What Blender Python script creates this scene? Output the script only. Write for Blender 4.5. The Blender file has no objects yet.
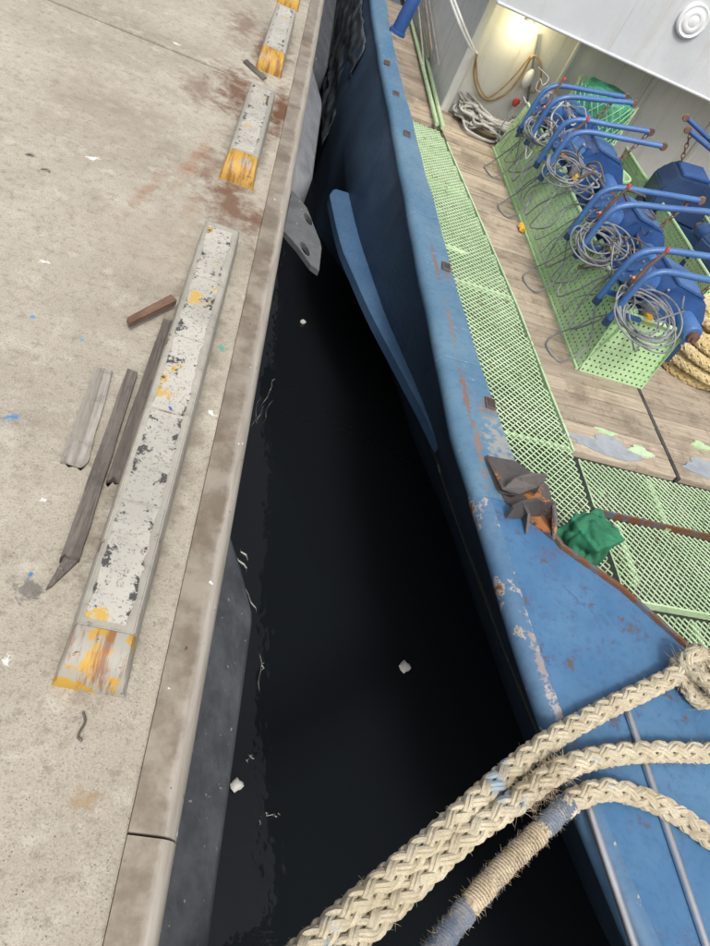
import bpy, bmesh, math, random
from math import sin, cos, pi, radians
from mathutils import Vector, Matrix
from mathutils import noise as mn
random.seed(7)
scene = bpy.context.scene
COL = scene.collection

# ---------------------------------------------------------------- camera
PW, PH, PF = 710.0, 946.0, 711.0           # photograph's size and focal length, in its pixels
def _axes():
    vy = (24.0, -783.0); s = .58
    A = vy[0] + vy[1]*s; B = vy[1]**2 - s*vy[0]*vy[1] + PF*PF
    ax = -B/A; vx = (ax, vy[1] + s*(ax-vy[0]))
    Y = Vector((vy[0], -vy[1], -PF)).normalized()
    X = Vector((vx[0], -vx[1], -PF)).normalized(); X = (X - Y*X.dot(Y)).normalized()
    return X, Y, X.cross(Y)
AX, AY, AZ = _axes()
CAM = Vector((-0.217, 0.0, 1.55))
cd = bpy.data.cameras.new('camera'); co = bpy.data.objects.new('camera', cd); COL.objects.link(co)
rot = Matrix((AX, AY, AZ))                 # camera -> world
co.matrix_world = Matrix.Translation(CAM) @ rot.to_4x4()
cd.sensor_fit = 'VERTICAL'; cd.sensor_height = 36.0; cd.lens = 36.0*PF/PH
cd.clip_start = .05; cd.clip_end = 500
scene.camera = co
# ---------------------------------------------------------------- world, sun, exposure
SUN_EL, SUN_AZ = radians(56), radians(-92)   # azimuth of the sun seen from above, ccw from +x
w = bpy.data.worlds.new('World'); scene.world = w; w.use_nodes = True
wn = w.node_tree.nodes; wl = w.node_tree.links
bg = wn['Background']; sky = wn.new('ShaderNodeTexSky'); sky.sky_type = 'NISHITA'; sky.sun_disc = False
sky.sun_elevation = SUN_EL; sky.sun_rotation = pi/2 - SUN_AZ
sky.air_density = 1.0; sky.dust_density = 6.0; sky.ozone_density = 1.0
hs = wn.new('ShaderNodeHueSaturation'); hs.inputs['Saturation'].default_value = .35
wl.new(sky.outputs[0], hs.inputs['Color']); wl.new(hs.outputs[0], bg.inputs[0]); bg.inputs[1].default_value = .15
sd = bpy.data.lights.new('sun', 'SUN'); sd.energy = 1.5; sd.angle = radians(10); sd.color = (1, .96, .9)
so = bpy.data.objects.new('sun', sd); COL.objects.link(so)
so.rotation_euler = Vector((-cos(SUN_EL)*cos(SUN_AZ), -cos(SUN_EL)*sin(SUN_AZ), -sin(SUN_EL))).to_track_quat('-Z', 'Y').to_euler()
scene.view_settings.view_transform = 'Standard'; scene.view_settings.look = 'None'
scene.view_settings.exposure = 0.25; scene.view_settings.gamma = 1
scene.render.engine = 'CYCLES'

# ---------------------------------------------------------------- photo pixel -> place
def ray(px):
    d = Vector((px[0]-PW/2, -(px[1]-PH/2), -PF)); return rot @ d
def onz(px, z):
    d = ray(px); return CAM + d*((z-CAM.z)/d.z)
BA = math.atan2(.0748, .9972)               # the boat lies a few degrees off the quay's line
BO = Vector((1.027, 0, 0))
BM = Matrix.Translation(BO) @ Matrix.Rotation(BA, 4, 'Z'); BI = BM.inverted()
def bz(px, z): return BI @ onz(px, z)       # in the boat's own axes: u across, v along, z up
def bu(px, u):
    o = BI @ CAM; d = BI.to_3x3() @ ray(px); return o + d*((u-o.x)/d.x)
def bv(px, v):
    o = BI @ CAM; d = BI.to_3x3() @ ray(px); return o + d*((v-o.y)/d.y)
RAIL, DECK, WATER = -.25, -.97, -1.8

# ---------------------------------------------------------------- materials
class NT:
    def __init__(s, name):
        s.m = bpy.data.materials.new(name); s.m.use_nodes = True
        s.t = s.m.node_tree; s.b = s.t.nodes['Principled BSDF']
        s.geo = s.t.nodes.new('ShaderNodeNewGeometry'); s.tc = s.t.nodes.new('ShaderNodeTexCoord')
        s.pos = s.geo.outputs['Position']; s.obj = s.tc.outputs['Object']
    def set(s, sock, v):
        if isinstance(v, bpy.types.NodeSocket): s.t.links.new(v, sock)
        elif isinstance(v, (tuple, list)) and sock.type == 'RGBA': sock.default_value = tuple(v[:3]) + (1,)
        else: sock.default_value = v
    def noise(s, scale, detail=4, rough=.55, vec=None, dist=0):
        n = s.t.nodes.new('ShaderNodeTexNoise'); s.t.links.new(vec or s.pos, n.inputs['Vector'])
        n.inputs['Scale'].default_value = scale; n.inputs['Detail'].default_value = detail
        n.inputs['Roughness'].default_value = rough; n.inputs['Distortion'].default_value = dist
        return n.outputs['Fac']
    def vor(s, scale, vec=None, feature='F1'):
        n = s.t.nodes.new('ShaderNodeTexVoronoi'); s.t.links.new(vec or s.pos, n.inputs['Vector'])
        n.feature = feature; n.inputs['Scale'].default_value = scale; return n.outputs['Distance']
    def math(s, op, a, b=0.0, clamp=False):
        n = s.t.nodes.new('ShaderNodeMath'); n.operation = op; n.use_clamp = clamp
        s.set(n.inputs[0], a); s.set(n.inputs[1], b); return n.outputs[0]
    def step(s, v, lo, hi):
        n = s.t.nodes.new('ShaderNodeMapRange'); n.interpolation_type = 'SMOOTHSTEP'
        s.set(n.inputs['Value'], v); n.inputs['From Min'].default_value = lo; n.inputs['From Max'].default_value = hi
        return n.outputs[0]
    def mix(s, f, a, b, mode='MIX'):
        n = s.t.nodes.new('ShaderNodeMix'); n.data_type = 'RGBA'; n.blend_type = mode
        s.set(n.inputs[0], f); s.set(n.inputs[6], a); s.set(n.inputs[7], b); return n.outputs[2]
    def map(s, scale=(1, 1, 1), loc=(0, 0, 0), r=(0, 0, 0), vec=None):
        n = s.t.nodes.new('ShaderNodeMapping'); s.t.links.new(vec or s.pos, n.inputs[0])
        n.inputs['Location'].default_value = loc; n.inputs['Rotation'].default_value = r; n.inputs['Scale'].default_value = scale
        return n.outputs[0]
    def sep(s, vec=None):
        n = s.t.nodes.new('ShaderNodeSeparateXYZ'); s.t.links.new(vec or s.pos, n.inputs[0]); return n.outputs
    def blob(s, c, rx, ry, ang=0, wob=.6, nz=None, soft=.5):
        n = s.t.nodes.new('ShaderNodeMapping'); n.vector_type = 'TEXTURE'; s.t.links.new(s.pos, n.inputs[0])
        n.inputs['Location'].default_value = (c[0], c[1], 0); n.inputs['Rotation'].default_value = (0, 0, ang)
        n.inputs['Scale'].default_value = (rx, ry, 1000)
        l = s.t.nodes.new('ShaderNodeVectorMath'); l.operation = 'LENGTH'; s.t.links.new(n.outputs[0], l.inputs[0])
        d = s.math('ADD', l.outputs['Value'], s.math('MULTIPLY', s.math('SUBTRACT', nz, .5), wob*4))
        n2 = s.t.nodes.new('ShaderNodeMapRange'); s.set(n2.inputs['Value'], d)
        n2.inputs['From Min'].default_value = 1; n2.inputs['From Max'].default_value = 1-soft
        return n2.outputs[0]
    def bump(s, h, strength=.3, dist=.01):
        n = s.t.nodes.new('ShaderNodeBump'); n.inputs['Strength'].default_value = strength; n.inputs['Distance'].default_value = dist
        s.set(n.inputs['Height'], h); s.t.links.new(n.outputs[0], s.b.inputs['Normal'])
    def done(s, color, rough=.7, metal=0, spec=None):
        s.set(s.b.inputs['Base Color'], color); s.set(s.b.inputs['Roughness'], rough); s.set(s.b.inputs['Metallic'], metal)
        if spec is not None: s.b.inputs['Specular IOR Level'].default_value = spec
        return s.m
def rand_tint(n, col, amt=.25, per='Random'):
    oi = n.t.nodes.new('ShaderNodeObjectInfo')
    v = n.math('ADD', n.math('MULTIPLY', oi.outputs['Random'], amt*2), 1-amt)
    h = n.t.nodes.new('ShaderNodeHueSaturation'); n.set(h.inputs['Color'], col); n.set(h.inputs['Value'], v); return h.outputs[0]

def painted(name, col, col2, rust=(.16, .06, .025), chips=.64, cs=9, rough=.45, bumps=.25, under=None, metal=0, mott=.35, streak=None, extra=()):
    n = NT(name)
    a = n.noise(2.3, 5, .6); b = n.noise(34, 4, .6)
    c = n.mix(n.step(a, .35, .68), col, col2)
    c = n.mix(n.math('MULTIPLY', n.step(b, .45, .75), mott), c, tuple(x*.55 for x in col))
    if streak:
        st = n.noise(1, 6, .7, n.map((11, 11, .9))); c = n.mix(n.math('MULTIPLY', n.step(st, .5, .72), streak[3]), c, streak[:3])
    ch = n.noise(cs, 8, .72)
    if under:
        c = n.mix(n.step(ch, chips-.05, chips-.03), c, under)
    c = n.mix(n.step(ch, chips, chips+.015), c, rust)
    ch2 = n.noise(27, 7, .75) if extra else None
    for cc, rx, ry, an, k, col_ in extra: c = n.mix(n.math('MULTIPLY', n.blob(cc, rx, ry, an, 2.0, ch2, .5), k), c, col_)
    n.bump(n.math('SUBTRACT', n.math('MULTIPLY', b, .3), n.step(ch, chips-.05, chips)), bumps, .004)
    return n.done(c, n.math('ADD', n.math('MULTIPLY', b, .3), rough-.12), metal)

def mat_concrete():
    n = NT('quay_concrete'); nz = n.noise(14, 6, .65); nzf = n.noise(45, 4, .7)
    c = n.mix(n.step(n.noise(1.1, 5, .6), .35, .65), (.33, .295, .235), (.435, .395, .322))
    c = n.mix(n.math('MULTIPLY', n.step(n.noise(2.7, 8, .74), .5, .68), .55), c, (.225, .195, .152))
    c = n.mix(n.math('MULTIPLY', n.step(n.noise(8.5, 8, .76, n.map(loc=(2, 7, 0))), .5, .66), .6), c, (.51, .475, .4))
    c = n.mix(n.math('MULTIPLY', n.step(n.noise(170, 4, .75), .5, .68), .75), c, (.14, .13, .115))
    c = n.mix(n.math('MULTIPLY', n.step(n.noise(260, 3, .7, n.map(loc=(5, 3, 0))), .52, .68), .6), c, (.5, .475, .42))
    c = n.mix(n.math('MULTIPLY', n.step(n.noise(31, 7, .78, n.map(loc=(8, 1, 0))), .5, .64), .5), c, (.17, .15, .12))
    pit = n.math('MULTIPLY', n.step(n.vor(95), .17, .08), n.step(n.noise(21, 4, .7), .47, .6))
    c = n.mix(n.math('MULTIPLY', pit, .85), c, (.055, .05, .045))
    def q(px): p = onz(px, 0); return (p.x, p.y)
    R1 = (.13, .06, .03)
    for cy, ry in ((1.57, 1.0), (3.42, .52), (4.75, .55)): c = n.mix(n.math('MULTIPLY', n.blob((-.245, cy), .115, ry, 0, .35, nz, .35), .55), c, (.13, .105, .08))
    for px, rx, ry, a, k, col in [((243, 95), .17, .36, .2, .9, R1), ((280, 112), .085, .42, 0, 1, R1), ((232, 205), .14, .3, .3, .85, R1), ((200, 90), .12, .2, .3, .5, R1), ((195, 160), .05, .3, -.1, .5, (.28, .14, .07)), ((268, 55), .12, .3, 0, .8, R1),
                             ((258, 222), .05, .16, 0, .7, R1), ((150, 188), .035, .24, -.18, .5, (.26, .12, .06)), ((214, 168), .1, .2, 0, .45, R1),
                             ((100, 110), .3, .42, .3, .4, (.24, .2, .16)), ((245, 25), .1, .3, 0, .6, R1), ((190, 215), .04, .2, 0, .3, (.3, .17, .09)),
                             ((275, 185), .04, .3, 0, .35, (.42, .27, .12)), ((165, 240), .3, .35, 0, .35, (.26, .21, .16))]:
        c = n.mix(n.math('MULTIPLY', n.blob(q(px), rx, ry, a, .8, nz, .8), k), c, col)
    for px, rx, ry, col, k in [((28, 590), .045, .05, (.07, .07, .07), .65), ((12, 418), .03, .02, (.06, .2, .42), .9), ((82, 340), .014, .012, (.08, .3, .5), .9), ((33, 317), .014, .01, (.05, .25, .5), .9),
                            ((30, 575), .015, .012, (.04, .15, .4), .9), ((44, 262), .022, .012, (.8, .8, .76), 1), ((42, 500), .012, .01, (.85, .85, .8), 1),
                            ((6, 660), .015, .02, (.82, .82, .78), 1), ((92, 158), .028, .02, (.8, .8, .77), 1), ((177, 44), .03, .02, (.8, .8, .77), .9), ((30, 155), .03, .018, (.05, .045, .04), .9), ((43, 170), .035, .02, (.05, .045, .04), .9),
                            ((222, 348), .014, .02, (.05, .35, .25), .9), ((212, 413), .018, .016, (.8, .8, .76), 1), ((85, 800), .05, .03, (.3, .2, .1), .6)]:
        c = n.mix(n.math('MULTIPLY', n.blob(q(px), rx*.75, ry*.75, .4, 1.1, nzf, .6), k), c, col)
    h = n.math('SUBTRACT', n.math('ADD', n.math('MULTIPLY', n.noise(170, 4, .75), .5), n.math('MULTIPLY', n.noise(9, 5, .6), 1.0)), pit)
    n.bump(h, .5, .006); return n.done(c, .88)
def mat_edge():
    n = NT('edge_steel'); x = n.sep()[0]; nz = n.noise(7, 6, .7)
    st = n.map((60, 3, 3)); sn = n.noise(1, 5, .65, st)
    flat = n.mix(n.step(nz, .35, .65), (.2, .165, .125), (.33, .29, .235))
    flat = n.mix(n.math('MULTIPLY', n.step(n.noise(3.1, 5, .7), .52, .68), .7), flat, (.16, .11, .07))
    rnd = n.mix(n.step(sn, .3, .7), (.31, .275, .225), (.46, .425, .365))
    xx = n.math('ADD', x, n.math('MULTIPLY', n.math('SUBTRACT', nz, .5), .035))
    c = n.mix(n.step(xx, -.045, -.025), flat, rnd)
    c = n.mix(n.step(n.noise(38, 4, .6), .69, .72), c, (.1, .05, .03))
    c = n.mix(n.step(n.noise(21, 3, .5, n.map(loc=(7, 1, 2))), .735, .745), c, (.75, .75, .72))
    n.bump(n.noise(60, 4, .6), .2, .003)
    return n.done(c, n.math('ADD', .38, n.math('MULTIPLY', nz, .3)), .25)
def mat_wall():
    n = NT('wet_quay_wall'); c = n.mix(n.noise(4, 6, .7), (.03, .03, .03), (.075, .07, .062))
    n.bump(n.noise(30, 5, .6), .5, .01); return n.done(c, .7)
def mat_water():
    n = NT('dark_harbour_water'); n.b.inputs['IOR'].default_value = 1.33
    n.bump(n.math('ADD', n.noise(5, 3, .5, n.map((1, .6, 1))), n.math('MULTIPLY', n.noise(17, 2, .5), .25)), .16, .03)
    return n.done((.009, .011, .013), .035)
def mat_rubber(name, c1, c2):
    n = NT(name); c = n.mix(n.step(n.noise(6, 6, .7), .35, .65), c1, c2)
    c = n.mix(n.step(n.noise(55, 3, .6), .68, .72), c, (.4, .4, .38)); n.bump(n.noise(40, 4, .6), .3, .004); return n.done(c, .62)
def mat_wood(name, c1, c2, c3, tint=.18, sc=1, along='x'):
    n = NT(name); sv = {'x': (2.2*sc, 40*sc, 40*sc), 'y': (40*sc, 2.2*sc, 40*sc)}[along]
    oi = n.t.nodes.new('ShaderNodeObjectInfo'); mp = n.t.nodes.new('ShaderNodeMapping'); n.t.links.new(n.obj, mp.inputs[0]); mp.inputs['Scale'].default_value = sv
    n.t.links.new(n.math('MULTIPLY', oi.outputs['Random'], 37.0), mp.inputs['Location'])
    g = n.noise(1, 7, .68, mp.outputs[0], 1.2)
    c = n.mix(n.step(g, .3, .7), c1, c2); c = n.mix(n.math('MULTIPLY', n.step(n.noise(3.1, 5, .65), .48, .68), .7), c, c3)
    c = n.mix(n.step(g, .66, .74), c, tuple(v*.35 for v in c1))
    c = n.mix(n.math('MULTIPLY', n.step(n.noise(13, 6, .75), .52, .66), .45), c, tuple(v*.45 for v in c1))
    c = rand_tint(n, c, tint); n.bump(g, .5, .006); return n.done(c, .85)
def mat_rope(name, c1, c2, dirt, blue=None):
    n = NT(name); f = n.noise(260, 3, .7, n.map((1, 1, 1)))
    c = n.mix(n.step(n.noise(9, 5, .65), .35, .68), c1, c2)
    c = n.mix(n.math('MULTIPLY', n.step(f, .42, .66), .4), c, tuple(v*.45 for v in c1))
    c = n.mix(n.math('MULTIPLY', n.step(n.noise(4.3, 6, .7, n.map(loc=(3, 8, 1))), .5, .7), .8), c, dirt)
    if blue: c = n.mix(n.math('MULTIPLY', n.step(n.noise(6.5, 5, .7, n.map(loc=(9, 2, 4))), .6, .68), .75), c, blue)
    n.bump(f, .6, .003); return n.done(c, .92)
def mat_flake():
    n = NT('flaking_white_paint'); ox = n.sep(n.obj)[0]; nz = n.noise(17, 8, .75)
    e = n.math('MULTIPLY', n.step(n.math('ABSOLUTE', n.math('ADD', ox, .004)), .022, .044), .075)
    nz = n.math('ADD', nz, e)
    c = n.mix(n.step(n.noise(4, 5, .6), .35, .65), (.36, .345, .305), (.47, .45, .4))
    c = n.mix(n.math('MULTIPLY', n.step(n.noise(120, 4, .75), .54, .66), .8), c, (.12, .115, .11))
    c = n.mix(n.step(n.noise(5.5, 7, .72, n.map(loc=(2, 5, 0))), .585, .61), c, (.5, .33, .07))
    c = n.mix(n.step(nz, .6, .62), c, (.06, .058, .058))
    c = n.mix(n.step(n.noise(70, 4, .7), .635, .66), c, (.07, .07, .07)); c = n.mix(n.step(n.noise(28, 2, .5, n.map(loc=(1, 9, 4))), .735, .745), c, (.05, .1, .32))
    c = n.mix(n.step(n.noise(23, 2, .5, n.map(loc=(4, 3, 4))), .74, .75), c, (.08, .3, .22))
    n.bump(n.math('MULTIPLY', n.step(nz, .62, .6), 1.0), .6, .004); return n.done(c, .75)
def mat_yellow(name, amt):
    n = NT(name); st = n.noise(1, 5, .7, n.map((34, 4, 6)))
    c = n.mix(n.step(n.noise(11, 6, .7), amt-.02, amt+.02), (.3, .29, .25), (.43, .26, .04))
    c = n.mix(n.math('MULTIPLY', n.step(st, .46, .6), .85), c, (.2, .075, .025)); c = n.mix(n.step(n.noise(33, 4, .7), .66, .69), c, (.1, .06, .04))
    n.bump(n.noise(22, 5, .7), .4, .004); return n.done(c, .6)
def simple(name, c1, c2, rough=.6, metal=0, sc=8, bump=.2):
    n = NT(name); c = n.mix(n.step(n.noise(sc, 5, .65), .35, .65), c1, c2); n.bump(n.noise(sc*6, 3, .6), bump, .003)
    return n.done(c, rough, metal)
M = {}
M['concrete'] = mat_concrete(); M['edge'] = mat_edge(); M['wall'] = mat_wall(); M['water'] = mat_water()
M['joint'] = simple('joint_filler', (.03, .03, .03), (.07, .065, .06), .9)
M['rubber'] = mat_rubber('dark_rubber', (.065, .072, .08), (.12, .128, .135))
M['rubber_pale'] = mat_rubber('daylit_rubber', (.2, .21, .22), (.3, .31, .32))  # daylight on the far fender is put into this paler rubber colour
M['rubber_mid'] = mat_rubber('mid_rubber', (.085, .09, .095), (.13, .135, .14))
M['hull'] = painted('hull_blue', (.03, .056, .1), (.045, .08, .135), rust=(.07, .05, .04), chips=.7, rough=.45, streak=(.1, .105, .11, .45))
M['rail'] = painted('rail_blue', (.075, .165, .26), (.12, .215, .3), chips=.665, cs=6.5, rough=.42, under=(.2, .25, .32),
    extra=[((lambda p: (p.x, p.y))(onz(px, RAIL)), rx, ry, BA+da, k, c_) for px, rx, ry, da, k, c_ in [((503, 448), .07, .2, 0, .85, (.3, .3, .27)), ((466, 395), .014, .22, .03, .9, (.2, .11, .07)), ((480, 450), .016, .2, -.05, .9, (.24, .15, .1)),
        ((436, 262), .012, .16, 0, .8, (.2, .1, .06)), ((452, 330), .012, .2, 0, .7, (.22, .14, .1)), ((520, 470), .05, .06, 0, .9, (.16, .1, .07)), ((488, 408), .05, .05, 0, .6, (.2, .13, .09)), ((447, 272), .04, .05, 0, .6, (.2, .13, .09))]])
M['worn'] = painted('worn_edge_blue', (.06, .14, .25), (.1, .18, .28), rust=(.17, .09, .05), chips=.625, cs=8, rough=.5, under=(.36, .33, .31),
    extra=[((lambda p: (p.x, p.y))(onz(px, RAIL)), rx, ry, da, k, c_) for px, rx, ry, da, k, c_ in [((530, 610), .018, .16, .18, .9, (.42, .38, .36)), ((543, 668), .018, .14, .2, .9, (.3, .24, .22)), ((558, 712), .016, .1, .25, .8, (.42, .38, .36)), ((512, 520), .02, .1, .1, .8, (.2, .13, .1))]])
M['strake'] = painted('strake_blue', (.04, .095, .19), (.06, .125, .22), rust=(.15, .06, .04), chips=.68, cs=8, rough=.45)
M['fore'] = painted('foredeck_blue', (.045, .132, .265), (.08, .18, .31), rust=(.1, .085, .07), chips=.61, cs=10, rough=.5, under=(.06, .12, .24))
M['lip'] = painted('rusty_lip', (.14, .09, .055), (.1, .12, .16), chips=.5, cs=14, rough=.7)
M['chock'] = painted('worn_chock_steel', (.06, .055, .055), (.1, .085, .078), rust=(.3, .12, .04), chips=.58, cs=10, rough=.55)
M['rust'] = simple('rust', (.2, .08, .03), (.35, .15, .05), .85)
M['mach'] = painted('machine_blue', (.022, .07, .22), (.04, .11, .3), chips=.68, cs=14, rough=.38)
M['mach2'] = painted('machine_blue_light', (.045, .125, .32), (.07, .165, .38), chips=.69, cs=14, rough=.38)
M['machdk'] = painted('machine_navy', (.02, .04, .1), (.035, .07, .16), chips=.68, cs=14, rough=.4)
M['green'] = painted('green_enamel', (.37, .57, .29), (.46, .64, .37), rust=(.1, .09, .05), chips=.675, cs=11, rough=.55, under=(.2, .42, .2))
M['mesh'] = painted('grating_green', (.42, .58, .34), (.52, .66, .43), rust=(.27, .3, .17), chips=.6, cs=16, rough=.6)
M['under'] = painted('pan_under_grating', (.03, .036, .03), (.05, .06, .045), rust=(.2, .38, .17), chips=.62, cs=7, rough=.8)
M['plank'] = mat_wood('deck_wood', (.28, .225, .165), (.47, .4, .31), (.19, .15, .11))
M['board'] = mat_wood('grey_wood', (.085, .072, .062), (.17, .148, .13), (.05, .042, .036), .12, 2, 'y')
M['board_red'] = mat_wood('brown_wood', (.13, .07, .045), (.2, .12, .08), (.09, .05, .035), .1, 2, 'y')
M['board_pale'] = mat_wood('pale_board', (.2, .175, .145), (.46, .44, .4), (.13, .11, .09), .1, .6, 'y')
M['white'] = painted('white_paint', (.5, .52, .535), (.56, .575, .59), rust=(.45, .41, .34), chips=.74, cs=5, rough=.4, bumps=.06, mott=.08, streak=(.4, .37, .31, .4))
M['cream'] = painted('bulkhead_paint', (.62, .64, .63), (.7, .71, .69), rust=(.42, .36, .28), chips=.72, cs=5, rough=.5, bumps=.08, mott=.1, streak=(.42, .38, .31, .5))
M['cap'] = simple('white_plastic', (.66, .67, .68), (.72, .73, .74), .4)
M['rope'] = mat_rope('hawser_fibre', (.45, .39, .27), (.58, .52, .39), (.28, .225, .15), (.22, .33, .42))
M['rope_tan'] = mat_rope('frayed_fibre', (.42, .34, .22), (.56, .47, .34), (.24, .19, .13), (.12, .16, .3))
M['rope_blue'] = mat_rope('blue_fibre', (.11, .14, .2), (.22, .25, .3), (.42, .35, .25))
M['spill'] = simple('grey_paint', (.24, .27, .3), (.33, .36, .38), .7)
M['rope_yel'] = mat_rope('yellow_hawser', (.55, .42, .2), (.64, .54, .32), (.32, .25, .14))
M['rope_grey'] = mat_rope('grey_line', (.42, .41, .39), (.56, .55, .52), (.26, .25, .23))
M['cable'] = simple('grey_cable', (.13, .14, .15), (.24, .25, .265), .5)
M['cable_brown'] = simple('brown_cable', (.3, .2, .1), (.42, .3, .17), .6)
M['steel'] = simple('stainless', (.55, .56, .58), (.7, .7, .7), .28, .9, 5)
M['yellow'] = simple('yellow_plastic', (.7, .38, .02), (.75, .45, .05), .45)
M['orange'] = simple('orange_tape', (.65, .2, .06), (.7, .28, .1), .6)
M['red'] = simple('red_paint', (.45, .04, .04), (.52, .08, .06), .5)
M['rustchain'] = simple('rusty_chain', (.12, .07, .05), (.22, .13, .1), .7, .3)
M['flake'] = mat_flake(); M['yel_old'] = mat_yellow('worn_yellow_end', .53); M['yel'] = mat_yellow('yellow_end', .42)
M['stop'] = painted('stop_steel', (.3, .285, .245), (.42, .4, .345), rust=(.16, .1, .06), chips=.61, cs=10, rough=.5)
M['cloth'] = simple('green_cloth', (.014, .12, .06), (.025, .19, .095), .85, 0, 6)
M['net'] = simple('green_net', (.03, .2, .12), (.07, .34, .2), .6, 0, 22, .6)
M['scrap'] = simple('white_scrap_and_glint', (.6, .6, .55), (.75, .74, .68), .6)
M['tarp'] = simple('grey_tarp', (.045, .055, .065), (.12, .14, .16), .35, 0, 5, .5)
n = NT('lamp_glow'); n.b.inputs['Emission Color'].default_value = (1, .86, .5, 1); n.b.inputs['Emission Strength'].default_value = 9
M['glow'] = n.done((.9, .85, .7), .4)

# ---------------------------------------------------------------- mesh helpers
class MB:
    def __init__(s): s.v = []; s.f = []
    def add(s, vs, fs):
        o = len(s.v); s.v += [tuple(p) for p in vs]; s.f += [tuple(i+o for i in q) for q in fs]; return s
    def box(s, a, b, m=None):
        vs = [Vector((x, y, z)) for x in (a[0], b[0]) for y in (a[1], b[1]) for z in (a[2], b[2])]
        if m: vs = [m @ p for p in vs]
        return s.add(vs, [(0, 1, 3, 2), (4, 6, 7, 5), (0, 4, 5, 1), (2, 3, 7, 6), (0, 2, 6, 4), (1, 5, 7, 3)])
    def loft(s, rings, closed=True, caps=True):
        k = len(rings[0]); vs = [p for r in rings for p in r]; fs = []
        for i in range(len(rings)-1):
            for j in range(k if closed else k-1):
                a = i*k+j; b = i*k+(j+1) % k; fs.append((a, b, b+k, a+k))
        if caps and closed: fs += [tuple(range(k))[::-1], tuple(range((len(rings)-1)*k, len(rings)*k))]
        return s.add(vs, fs)
    def tube(s, path, r, n=8, caps=True, flat=1.0):
        path = [Vector(p) for p in path]; rs = r if isinstance(r, (list, tuple)) else [r]*len(path)
        fr = frames(path); rings = []
        for p, (t, a, b), rr in zip(path, fr, rs):
            rings.append([p + a*rr*cos(2*pi*k/n) + b*rr*flat*sin(2*pi*k/n) for k in range(n)])
        return s.loft(rings, True, caps)
    def lathe(s, prof, m=None, n=20):
        rings = []
        for r, z in prof:
            ring = [Vector((r*cos(2*pi*k/n), r*sin(2*pi*k/n), z)) for k in range(n)]
            rings.append([m @ p for p in ring] if m else ring)
        return s.loft(rings)
    def prism(s, poly, a, b, m=None):      # poly in xz extruded along y
        rings = [[Vector((x, y, z)) for x, z in poly] for y in (a, b)]
        if m: rings = [[m @ p for p in r] for r in rings]
        return s.loft(rings)
    def slab(s, poly, z0, z1):
        return s.loft([[Vector((x, y, z)) for x, y in poly] for z in (z0, z1)])
    def build(s, name, mat, parent=None, smooth=False, bevel=0, jit=0):
        me = bpy.data.meshes.new(name); me.from_pydata(s.v, [], s.f)
        bm = bmesh.new(); bm.from_mesh(me); bmesh.ops.recalc_face_normals(bm, faces=bm.faces)
        if bevel:
            ed = [e for e in bm.edges if len(e.link_faces) == 2 and e.calc_face_angle(0) > .6]
            bmesh.ops.bevel(bm, geom=ed, offset=bevel, segments=2, affect='EDGES', clamp_overlap=True)
        if jit:
            for q in bm.verts: q.co += Vector((random.uniform(-jit, jit), random.uniform(-jit, jit), random.uniform(-jit, jit)))
        if smooth:
            for fc in bm.faces: fc.smooth = True
            for e in bm.edges:
                if len(e.link_faces) == 2 and e.calc_face_angle(0) > .75: e.smooth = False
        bm.to_mesh(me); bm.free(); me.materials.append(M[mat])
        o = bpy.data.objects.new(name, me); COL.objects.link(o)
        if parent: o.parent = parent
        return o
def frames(path):
    out = []; n0 = None
    for i, p in enumerate(path):
        t = (path[min(i+1, len(path)-1)] - path[max(i-1, 0)])
        t = t.normalized() if t.length > 1e-9 else Vector((1, 0, 0))
        if n0 is None:
            ref = Vector((0, 0, 1)) if abs(t.z) < .9 else Vector((1, 0, 0)); n0 = (ref - t*ref.dot(t)).normalized()
        else: n0 = (n0 - t*n0.dot(t)).normalized()
        out.append((t, n0, t.cross(n0)))
    return out
def spline(pts, step=.02):
    P = [Vector(p) for p in pts]; P = [P[0]*2-P[1]] + P + [P[-1]*2-P[-2]]; out = []
    for i in range(1, len(P)-2):
        a, b, c, d = P[i-1:i+3]; k = max(1, int((c-b).length/step))
        for j in range(k):
            t = j/k; out.append(.5*((2*b)+(c-a)*t+(2*a-5*b+4*c-d)*t*t+(3*b-a-3*c+d)*t**3))
    return out + [P[-2]]
def interp(tab, x):
    tab = sorted(tab)
    if x <= tab[0][0]: a, b = tab[0], tab[1]
    elif x >= tab[-1][0]: a, b = tab[-2], tab[-1]
    else:
        for a, b in zip(tab, tab[1:]):
            if a[0] <= x <= b[0]: break
    return a[1] + (b[1]-a[1])*(x-a[0])/(b[0]-a[0])
def tag(o, label=None, cat=None, group=None, kind=None):
    for k, v in (('label', label), ('category', cat), ('group', group), ('kind', kind)):
        if v: o[k] = v
    return o
def empty(name, loc=(0, 0, 0), m=None, label=None, cat=None, group=None):
    o = bpy.data.objects.new(name, None); COL.objects.link(o); o.empty_display_size = .1
    o.matrix_world = m if m else Matrix.Translation(loc)
    return tag(o, label, cat, group)
def on_boat(o):                              # a thing that lies on the boat, built in the boat's axes
    o.matrix_world = BM.copy(); return o

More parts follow.
